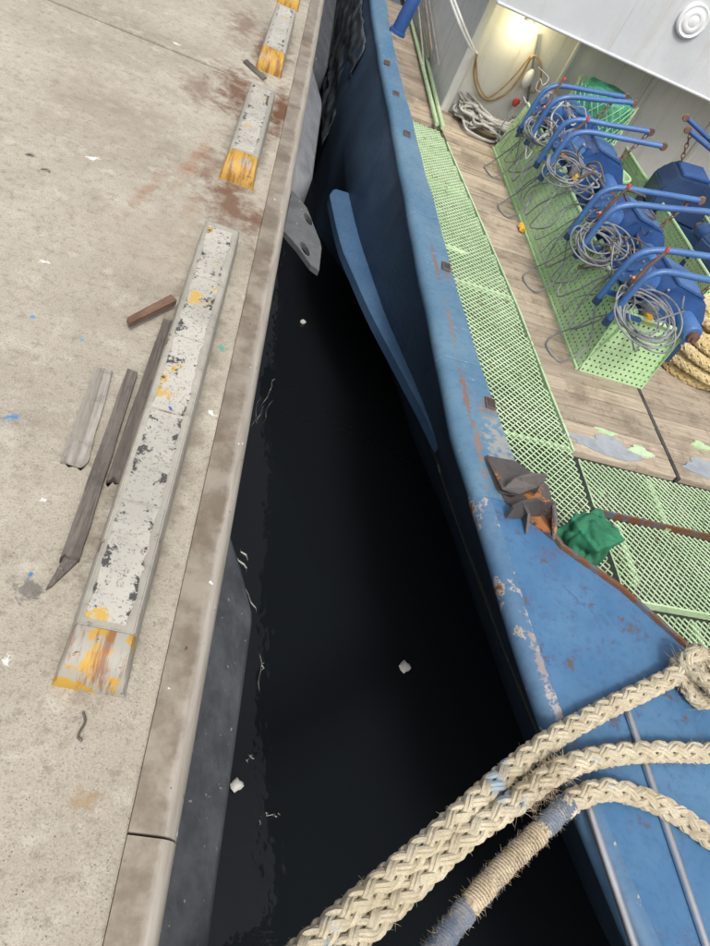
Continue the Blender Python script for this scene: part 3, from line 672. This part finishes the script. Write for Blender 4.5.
# plaited hawser: eight carriers of two yarns, each carrier a part
def plait(root, path, R, mat, pitch=.29, nseg=6):
    path = [Vector(p) for p in path]; fr = frames(path); s = [0]
    for p, q in zip(path, path[1:]): s.append(s[-1]+(q-p).length)
    yr = R*.285
    for sgn in (1, -1):
        for i in range(4):
            b = MB()
            for dy in (-.24, .24):
                pts = []
                for p, (t, a, c), l in zip(path, fr, s):
                    w_ = 2*pi*l/pitch; th = sgn*w_+i*pi/2+dy+(pi/4 if sgn < 0 else 0)
                    rr = R*.76+R*.16*sgn*cos(4*w_+pi/2)
                    pts.append(p+(a*cos(th)+c*sin(th))*rr)
                b.tube(pts, yr, nseg)
            b.build('strand', mat, root, smooth=True)
def fuzz(root, path, R, n, ln, mat, seed, name='frayed_fibres', th=.0009, lo=0, hi=1):
    rd = random.Random(seed); fr = frames(path); b = MB(); N = len(path)
    for _ in range(n):
        k = min(N-1, int(N*rd.uniform(lo, hi))); p = path[k]; t, a, c = fr[k]; th = rd.uniform(0, 2*pi)
        o = (a*cos(th)+c*sin(th)); q = p+o*R*rd.uniform(.8, 1.0); d = (o*rd.uniform(.3, 1)+t*rd.uniform(-1.2, 1.2)+Vector((0, 0, rd.uniform(-.5, .4)))).normalized(); L = ln*rd.uniform(.3, 1)
        bend = Vector((rd.uniform(-1, 1), rd.uniform(-1, 1), rd.uniform(-1, .3)))*L*.35
        pp = [q, q+d*L*.5+bend*.3, q+d*L+bend]; b.tube(pp, (.0006, .0005, .0002), 3, False)
    o = b.build(name, mat, root); o['kind'] = 'stuff'; return o
def hawser(pts, R, mat, label, name='mooring_rope'):
    W_ = [onz(p[:2], p[2]) if len(p) == 3 else Vector(p[1:]) for p in pts]
    r = empty(name, W_[0], label=label, cat='rope'); path = [p-W_[0] for p in spline(W_, .012)]; return r, path
Z1 = RAIL+.034
# rope running to the knot
rA, pA = hawser([(720, 655, Z1+.03), (692, 667, Z1+.03), (650, 688, Z1), (600, 712, Z1), (548, 742, Z1-.0), (500, 779, Z1-.02), (440, 833, Z1-.04), (380, 884, Z1-.05), (318, 938, Z1-.04), (270, 985, Z1), ('w', .12, .02, -.08), ('w', -.12, -.14, .055), ('w', -.7, -.5, .05)], .030, 'rope', 'cream plaited mooring rope running from the frayed knot across the gap')
plait(rA, pA, .030, 'rope'); fuzz(rA, pA, .030, 500, .022, 'rope', 3)
rB, pB = hawser([(740, 752, Z1), (710, 753, Z1), (650, 752, Z1), (600, 757, Z1+.01), (556, 772, Z1+.03), (510, 806, Z1+.0), (465, 838, Z1-.03), (420, 880, Z1-.06), (375, 922, Z1-.06), (330, 968, Z1-.03), ('w', .2, -.03, -.08), ('w', -.07, -.2, .055), ('w', -.65, -.6, .05)], .030, 'rope', 'cream plaited mooring rope lying between the knotted rope and the blue frayed one')
plait(rB, pB, .030, 'rope'); fuzz(rB, pB, .030, 500, .022, 'rope', 4); fuzz(rB, pB, .031, 420, .05, 'rope_tan', 14, 'chafed_fibres', lo=.24, hi=.31)
rC, pC = hawser([(745, 862, Z1-.005), (710, 838, Z1-.005), (676, 814, Z1-.005), (640, 797, Z1), (604, 790, Z1+.015), (570, 803, Z1+.02), (540, 832, Z1), (505, 866, Z1-.03), (470, 905, Z1-.05), (432, 955, Z1-.05), (395, 1010, Z1), ('w', .2, -.16, -.06), ('w', .0, -.32, .055), ('w', -.5, -.7, .05)], .036, 'rope', 'frayed mooring rope bound with blue and brown twine')
plait(rC, pC[:int(len(pC)*.24)], .029, 'rope')
# bound part: twine wrapped round the core
i0 = int(len(pC)*.225); core = pC[i0:]
MB().tube(core, [.025+.002*sin(i*.31) for i in range(len(core))], 12).build('bound_core', 'rope_tan', rC, smooth=True)
fr = frames(core)
def wrap(lo, hi, mat, nm, rr=.0272, pitch=.0085):
    pts = []; L = 0; a0 = int(len(core)*lo); a1 = int(len(core)*hi)
    for i in range(a0, a1-1):
        for j in range(14):
            p = core[i].lerp(core[i+1], j/14); t, a, c = fr[i]; L += (core[i+1]-core[i]).length/14; th = 2*pi*L/pitch/1.0
            if j % 1 == 0: pts.append(p+(a*cos(th)+c*sin(th))*(rr+.0015*sin(L*90)))
    MB().tube(pts, .0043, 5).build(nm, mat, rC, smooth=True)
wrap(.0, .06, 'rope_blue', 'blue_twine'); wrap(.06, .19, 'rope_tan', 'brown_twine'); wrap(.19, .30, 'rope_blue', 'blue_twine'); wrap(.30, .42, 'rope_tan', 'brown_twine'); wrap(.42, .7, 'rope_tan', 'brown_twine')
fuzz(rC, core, .0275, 1800, .02, 'rope_tan', 5, lo=0, hi=.5); fuzz(rC, core, .0275, 1800, .014, 'rope_blue', 6, 'blue_fibres', lo=0, hi=.17)
# knot at the end of the first rope
kc = onz((702, 676), Z1+.04); kr = empty('rope_knot', kc, label='frayed knot of cream rope on the blue foredeck edge', cat='knot')
kp = [Vector((.09*cos(a)*(1-.2*cos(2*a)), .05*sin(a), .045*sin(1.5*a))) for a in [i*4*pi/60 for i in range(61)]]
kp = [Matrix.Rotation(-1.0, 3, 'Z') @ p for p in kp]
plait(kr, kp, .028, 'rope', .2); fuzz(kr, kp, .029, 500, .05, 'rope_tan', 8)

# green cloth bundle by the foredeck lip
p = bz((580, 548), DECK+.2); b = MB(); rd = random.Random(5)
bm = bmesh.new(); bmesh.ops.create_cube(bm, size=1); bmesh.ops.subdivide_edges(bm, edges=bm.edges[:], cuts=18, use_grid_fill=True)
from mathutils import noise as mn
for q in bm.verts:
    c = q.co; k = 1/(max(abs(c.x), abs(c.y), abs(c.z))*2+1e-6); rl = c.length
    c *= (1-.28*(rl-.5)); d = mn.noise(c*2.4+Vector((3, 1, 7)))*.22+mn.noise(c*13)*.03; d2 = -.16*(1-abs(mn.noise(Vector((c.x*5+c.z*3, c.y*5, c.z*1.5)))))**6
    c *= 1+d+d2; q.co = Vector((c.x*.27, c.y*.24, c.z*.34))
for fc in bm.faces: fc.smooth = True
me = bpy.data.meshes.new('cloth_bundle'); bm.to_mesh(me); bm.free(); me.materials.append(M['cloth'])
cb = bpy.data.objects.new('cloth_bundle', me); COL.objects.link(cb); cb.matrix_world = BM @ Matrix.Translation((p.x+.02, p.y+.03, DECK+.19)) @ Matrix.Rotation(.5, 4, 'Z'); sub = cb.modifiers.new('s', 'SUBSURF'); sub.levels = sub.render_levels = 1
tag(cb, 'crumpled green cloth bundle on the grating behind the chock', 'cloth')

# ---------------------------------------------------------------- perforated green guards
def perforated(b, o, eu, ev, lu, lv, pitch=.043, rh=.009):
    nu = max(1, round(lu/pitch)); nv = max(1, round(lv/pitch)); pu, pv = lu/nu, lv/nv
    for i in range(nu):
        for j in range(nv):
            c = o+eu*(i+.5)*pu+ev*(j+.5)*pv
            sq = [c+eu*x*pu/2+ev*y*pv/2 for x, y in ((1, 0), (1, 1), (0, 1), (-1, 1), (-1, 0), (-1, -1), (0, -1), (1, -1))]
            ed = (j == nv-1)
            cc = [c+(eu*cos(a)+ev*sin(a))*rh for a in [k*pi/4 for k in range(8)]]
            b.add(sq+cc, [(k, (k+1) % 8, 8+(k+1) % 8, 8+k) for k in range(8)])
def guard(u0, u1, v0, v1, h, label, lean=.1):
    r = on_boat(empty('perforated_guard')); tag(r, label, 'guard', 'perforated green guards under the machines')
    for name, o, eu, L in (('side_panel', Vector((u0, v0, DECK+.004)), Vector((0, 1, 0)), v1-v0), ('side_panel', Vector((u1, v0, DECK+.004)), Vector((0, 1, 0)), v1-v0)):
        sx = lean if o.x == u0 else -.03; ev = Vector((sx, 0, h)).normalized(); b = MB()
        perforated(b, o, eu, ev, L, h); ob = b.build(name, 'green', r); sm = ob.modifiers.new('t', 'SOLIDIFY'); sm.thickness = .006
        MB().tube([o+ev*h, o+ev*h+eu*L], .014, 8).build('rim', 'green', ob, smooth=True)
        MB().box((o.x-.02 if o.x == u0 else o.x-.005, v0, DECK), (o.x+.005, v1, DECK+.02)).build('foot_flange', 'green', ob)
    b = MB(); L = u1-u0-.0
    perforated(b, Vector((u0+.01, v0-.003, DECK+.004)), Vector((1, 0, 0)), Vector((0, .06, h)).normalized(), L-.01, h)
    ob = b.build('end_panel', 'green', r); sm = ob.modifiers.new('t', 'SOLIDIFY'); sm.thickness = .006
    MB().tube([(u0+lean, v0+.03, DECK+h), (u1-.02, v0+.03, DECK+h)], .016, 8).build('rim', 'green', ob, smooth=True)
    MB().box((u0+.16, v0+.12, DECK+.02), (u1-.08, v1, DECK+h-.24)).build('mounting_bed', 'machdk', r)
U0 = bz((577, 370), DECK).x; V0 = bz((577, 370), DECK).y; U1 = bz((645, 397), DECK).x
guard(U0, U1, V0, 7.35, .52, 'long light green perforated guard running from the yellow hawser coil to the grey rope heap')
guard(2.95, 3.5, 4.9, 7.3, .5, 'light green perforated guard further inboard under the navy machines')

# ---------------------------------------------------------------- line hauling machines
def chain(b, p, q, n, r=.011):
    p, q = Vector(p), Vector(q)
    for i in range(n):
        c = p.lerp(q, (i+.5)/n); d = (q-p).normalized(); sd_ = Vector((0, 1, 0)) if i % 2 else d.cross(Vector((0, 1, 0))).normalized(); L = (q-p).length/n*.72
        b.tube([c+d*L*cos(a)+sd_*.016*sin(a) for a in [k*2*pi/8 for k in range(9)]], .0052, 5, False)
def machine(v, label, m1='mach', m2='mach2', um=1.98, flip=1, arm=True, dz=0, jit=0):
    """u0 = guard side; built round (0,0,0) at the guard's top"""
    ztop = DECK+.40+dz
    m = BM @ Matrix.Translation((um, v, ztop)) @ Matrix.Rotation(0 if flip > 0 else pi, 4, 'Z') @ Matrix.Rotation(jit, 4, 'Z')
    r = empty('line_hauler', m=m); tag(r, label, 'line hauler', 'line haulers in rows along the deck')
    B = Matrix.Translation((.06, .2, .06))
    MB().prism([(-.22, -.1), (.3, -.1), (.3, .12), (.2, .26), (-.08, .3), (-.22, .14)], -.2, .2, B).build('gear_case', m1, r, bevel=.014)
    MB().prism([(-.075, .303), (.185, .265), (.18, .285), (-.07, .323)], -.17, .17, B).build('case_lid', m2, r, bevel=.005)
    MB().box((-.26, .0, -.2), (.36, .42, -.045)).build('base_plate', 'machdk', r, bevel=.006)
    mm = B @ Matrix.Translation((-.2, -.02, .16)) @ Matrix.Rotation(-pi/2+.55, 4, 'Y')
    drum = MB().lathe([(.125, 0), (.125, .05), (.095, .06), (.095, .13), (.115, .135), (.115, .16), (.035, .165), (.035, .18), (.002, .18)], mm, 22).build('drum', m2, r, smooth=True)
    for k in range(6):
        a = k*pi/3; MB().lathe([(.009, .16), (.009, .173), (.001, .173)], mm @ Matrix.Translation((.075*cos(a), .075*sin(a), 0)), 6).build('bolt', 'steel', drum)
    MB().lathe([(.075, 0), (.075, .16), (.06, .18), (.002, .18)], B @ Matrix.Translation((.13, -.2, .1)) @ Matrix.Rotation(pi/2, 4, 'X'), 18).build('motor', m2, r, smooth=True)
    MB().lathe([(.04, 0), (.04, .03), (.022, .035), (.022, .05), (.002, .05)], B @ Matrix.Translation((.13, -.38, .1)) @ Matrix.Rotation(pi/2, 4, 'X'), 12).build('shaft_end', 'rustchain', r, smooth=True)
    MB().box((-.17, -.05, .1), (-.06, -.005, .2)).build('junction_box', 'cable', r, bevel=.006)
    MB().box((-.15, -.1, .1), (-.09, -.051, .15)).build('plug', 'yellow', r, bevel=.006)
    for y_ in (-.1, .12):
        MB().lathe([(.02, 0), (.035, .01), (.035, .05), (.022, .06), (.022, .1), (.03, .105), (.03, .13), (.002, .135)], Matrix.Translation((-.3, y_+.05, .05)) @ Matrix.Rotation(.7, 4, 'Y'), 10).build('coupling', 'green', r, smooth=True)
    if arm:
        for s, e in ((-.13, random.uniform(-.06, .03)), (.11, random.uniform(-.03, .08))):
            hj = random.uniform(-.03, .03)
            b = MB(); pts = [(-.41, s, .06), (-.40, s, .3), (-.375, s, .42), (-.31, s, .48), (-.2, s, .515+hj*.3), (.0, s, .55+hj*.6), (.30+e, s, .61+hj), (.34+e, s, .617+hj)]
            b.tube(spline(pts, .03), .0225, 10); am = b.build('guard_arm', m2, r, smooth=True)
            MB().lathe([(.028, -.0), (.028, .05), (.002, .05)], Matrix.Translation((-.41, s, .015)), 10).build('arm_foot', 'machdk', am, smooth=True)
            MB().lathe([(.03, -.012), (.036, 0), (.03, .012)], Matrix.Translation((.36+e, s, .62+hj)) @ Matrix.Rotation(pi/2, 4, 'X'), 12).build('arm_eye', 'rustchain', am, smooth=True)
            MB().box((-.42, s-.016, .11), (-.2, s+.016, .135)).build('arm_bracket', m1, am)
        b = MB(); chain(b, (.33, .12, .6), (.2, .06, .3), 7); b.build('chain', 'rustchain', r, smooth=True)
        b = MB(); hx = random.uniform(-.06, .06); b.tube([(-.36, -.03, .25), (-.33, hx*.5, .42), (-.29, hx, .56)], [.012, .014, .009], 7); hk = b.build('snap_hook', 'rustchain', r, smooth=True)
        MB().lathe([(.012, 0), (.015, .015), (.01, .03), (.002, .034)], Matrix.Translation((-.29, hx, .556)), 8).build('hook_tip', 'red', hk, smooth=True)
        MB().tube([(-.2, .05, .2), (-.3, .03, .22), (-.36, .0, .33)], .013, 7).build('taped_lead', 'orange', r, smooth=True)
    return r
pos = ['the one beside the yellow hawser coil', 'second from the yellow hawser coil', 'third from the yellow hawser coil', 'last before the grey rope heap']
MV = [4.02, 4.86, 5.98, 6.72]
for i, v in enumerate(MV): machine(v, 'blue line hauler with bent guard arms, ' + pos[i], jit=(.0, .05, -.06, .1)[i])
machine(5.5, 'navy line hauler on the inboard guard, nearer the yellow hawser coil', 'machdk', 'mach', um=3.25, flip=-1, dz=.05, jit=.3)
machine(6.5, 'navy line hauler on the inboard guard, nearer the deckhouse wall', 'machdk', 'mach', um=3.25, flip=-1, dz=.05, jit=-.2)

# grey electric cables coiled over each machine
def coil(c, r, n, label, seed, nrm=(-.55, -.35, .75), rt=.0062, mat='cable', tail=None):
    rd = random.Random(seed); nn = Vector(nrm).normalized(); a = nn.cross(Vector((0, 0, 1))).normalized(); d = nn.cross(a); pts = []
    for k in range(n):
        q = r*rd.uniform(.72, 1.2); sq = rd.uniform(.6, .95); o1, o2, t1, t2 = rd.uniform(-.05, .05), rd.uniform(-.02, .07), rd.uniform(-.35, .35), rd.uniform(-.3, .3)
        for i in range(14):
            th = i*2*pi/14; x, y = q*cos(th), q*sq*sin(th)
            pts.append(Vector(c)+a*(x+o1)+d*(y+o2)+nn*(x*t1+y*t2+.004*k))
    if tail: pts += [Vector(t) for t in tail]
    b = MB(); b.tube(spline(pts, .02), rt, 6); tag(on_boat(b.build('cable_coil', mat, smooth=True)), label, 'cable', 'grey cable coils on the line haulers')
zt = DECK+.52
names = ['big loose coil of grey cable hanging on the hauler nearest the yellow hawser', 'coil of grey cable on the second hauler from the yellow hawser', 'coil of grey cable on the third hauler from the yellow hawser', 'coil of grey cable on the last hauler before the grey rope heap']
for i, v in enumerate(MV):
    fl_ = U0-.03
    coil((1.68+(.06 if i == 0 else 0), v-.2, zt+.08), .19 if i == 0 else .16, 9 if i < 2 else 6, names[i], i+1,
         tail=[(1.6, v-.1, zt), (U0-.04, v+.05, zt-.18), (U0-.08, v+.1, DECK+.2), (U0-.12, v+.2, DECK+.03), (U0-.22, v+.05, DECK+.02), (U0-.14, v-.1, DECK+.02), (U0-.02, v-.05, DECK+.2), (U0+.03, v+.3, DECK+.4), (U0+.1, v+.4, DECK+.55)])
for i, v in enumerate(MV):
    rd = random.Random(40+i); b = MB()
    for k in range(9):
        p0 = Vector((U0+rd.uniform(.1, .45), v+rd.uniform(-.25, .45), zt+rd.uniform(.0, .3))); pts = [p0]
        for j in range(6): p0 = p0+Vector((rd.uniform(-.16, .14), rd.uniform(-.16, .16), rd.uniform(-.12, .1))); p0.x = max(p0.x, U0-.05); p0.z = max(p0.z, DECK+.25); pts.append(p0)
        b.tube(spline(pts, .02), rd.choice((.005, .006, .009)), 6)
    tag(on_boat(b.build('cable_tangle', ('cable', 'board', 'cable', 'rope_grey')[i], smooth=True)), 'tangled thin leads draped over the line hauler, ' + pos[i], 'cable', 'tangled leads over the haulers')
def lead(pts, r, mat, label): tag(on_boat(MB().tube(spline(pts, .02), r, 6).build('loose_cable', mat, smooth=True)), label, 'cable', 'loose cables hanging down the guard')
rd = random.Random(11)
for i in range(16):
    v = 3.9+i*.2; a = rd.uniform(-.15, .15)
    lead([(U0+.2, v+a, DECK+.62), (U0+.06, v+.1, DECK+.5), (U0-.02, v+.2+a, DECK+.28), (U0-.05, v+.32, DECK+.12), (U0-.02, v+.45+a, DECK+.3), (U0+.08, v+.5, DECK+.55)], rd.choice((.004, .0055, .007)), 'cable', 'loose grey cable looping down the outer face of the long green guard')
# small yellow blocks at the guard's foot
for px, l in (((526, 222), 'small yellow tag block lying at the guard foot, beside its twin'), ((541, 230), 'small yellow tag block on the guard face, beside its twin')):
    p = bz(px, DECK+.08); b = MB(); b.lathe([(.012, -.025), (.03, -.018), (.034, 0), (.018, .014), (.01, .03)], Matrix.Translation((min(p.x, U0-.05), p.y, DECK+.035)) @ Matrix.Rotation(.9, 4, 'X'), 5)
    tag(on_boat(b.build('yellow_weight', 'yellow', smooth=True)), l, 'weight')

# net-covered bin by the wall
p = bv((617, 110), 6.95); b = MB(); rd = random.Random(2); rings = []
for z, k in ((DECK+.003, .8), (DECK+.3, .95), (DECK+.6, 1.05), (DECK+.85, 1.0), (DECK+.93, .8), (DECK+.95, .3)):
    rings.append([Vector((p.x+.3*k*cos(a)*(1+.08*rd.uniform(-1, 1)), 7.28+.24*k*sin(a)*(1+.1*rd.uniform(-1, 1)), z+.02*rd.uniform(-1, 1)*(z > DECK+.1))) for a in [2*pi*i/11 for i in range(11)]])
o = on_boat(b.loft(rings).build('net_bin', 'net')); tag(o, 'bulging green net bin standing against the white wall', 'bin')
b = MB()
for i in range(-6, 14):
    for sg in (1, -1):
        pts = [Vector((p.x+.318*cos(a)*1.05, 7.28+.262*sin(a)*1.05, DECK+.05+.85*t)) for t, a in [(j/14, i*.5+sg*j*.14) for j in range(15)]]
        b.tube(pts, .004, 4)
nt = b.build('net_cord', 'green', o); nt['kind'] = 'stuff'
# bucket behind the haulers
p = bz((592, 168), DECK+.2); p = Vector((2.62, 6.75, DECK))
tag(on_boat(MB().lathe([(.15, .003), (.19, .4), (.205, .41), (.205, .43), (.18, .43), (.17, .38), (.001, .37)], Matrix.Translation(p), 22).build('bucket', 'green', smooth=True)), 'pale green bucket standing between the two rows of haulers', 'bucket')

# yellow hawser coil
hc = bz((692, 372), DECK)
for k, (du, dv, rr, n_, sd_) in enumerate([(.03, .16, .44, 4, 3)]):
    rt = empty('hawser_coil', m=BM @ Matrix.Translation((hc.x+du, hc.y+dv, DECK)), label='thick yellowish hawser coiled on the planks beside the green guard', cat='rope coil')
    pts = []; R_ = .04; rd = random.Random(sd_); N = 14*24
    for i in range(N):
        a = i*2*pi/24; turn = i/24; lay = int(turn//3); ring = turn-lay*3
        q = rr-.085*(ring if lay % 2 == 0 else 3-ring)+.02*sin(i*.3)
        pts.append(Vector((q*cos(a)*1.1, q*sin(a), R_+.012+lay*.068+.02*sin(i*.7+lay))))
    plait(rt, spline(pts, .025), R_, 'rope_yel', .3, 5)

# brown cable loop and net float hanging from the lamp hook
vv = VW-.06
lp_ = [bv(q, vv) for q in [(477, 54), (474, 75), (480, 95), (492, 100), (508, 92), (522, 74), (531, 58), (536, 56), (541, 66), (540, 82), (535, 92), (528, 90)]]
hb = MB().tube(spline(lp_, .02), .012, 7).build('hanging_cable', 'cable_brown', smooth=True); tag(on_boat(hb), 'brown cable looped from the conduit to the hook by the lamp', 'cable')
lp2 = [bv(q, vv-.02) for q in [(476, 56), (478, 82), (487, 97), (500, 90), (516, 74), (530, 56)]]
tag(on_boat(MB().tube(spline(lp2, .02), .009, 7).build('hanging_cable', 'cable_brown', smooth=True)), 'thinner brown cable hanging inside the larger loop by the lamp', 'cable')
tag(on_boat(MB().tube([bv((538, 34), vv+.02), bv((533, 64), vv), bv((527, 104), vv)], .014, 8).build('hook_bar', 'cable', smooth=True)), 'upright grey hook bar on the wall beside the lit lamp', 'bar')
p = bv((528, 79), vv-.03); q = BM @ Matrix.Translation(p)
fo = MB().lathe([(.002, .1), (.02, .09), (.045, .05), (.05, 0), (.045, -.05), (.02, -.09), (.002, -.1)], None, 16).build('net_float', 'cap', smooth=True); fo.matrix_world = q; tag(fo, 'white oval net float hanging on the wall below the lamp', 'float')
p = bv((516, 103), vv-.03)
rf = MB().lathe([(.002, .05), (.03, .04), (.04, 0), (.03, -.03), (.002, -.04)], None, 14).build('red_float', 'red', smooth=True); rf.matrix_world = BM @ Matrix.Translation(p); tag(rf, 'small red float hanging under the white one', 'float')

# grey tarp hanging down the hull side far along
b = MB(); rings = []
for i in range(60):
    v = 6.9+i*.06
    rings.append([Vector((smooth_tab(RO, v)-.03-.03*mn.noise(Vector((v*3, j*.35, 2)))-.025*mn.noise(Vector((v*8, j*.9, 5)))-.004*j, v, RAIL-.16-j*.05+.02*mn.noise(Vector((v*2, 1, 1))))) for j in range(20)])
o = on_boat(b.loft(rings, closed=False).build('hull_tarp', 'tarp', smooth=True)); tag(o, 'wrinkled dark grey tarp hanging down the hull side beyond the strake', 'tarp')
sm = o.modifiers.new('t', 'SOLIDIFY'); sm.thickness = .004
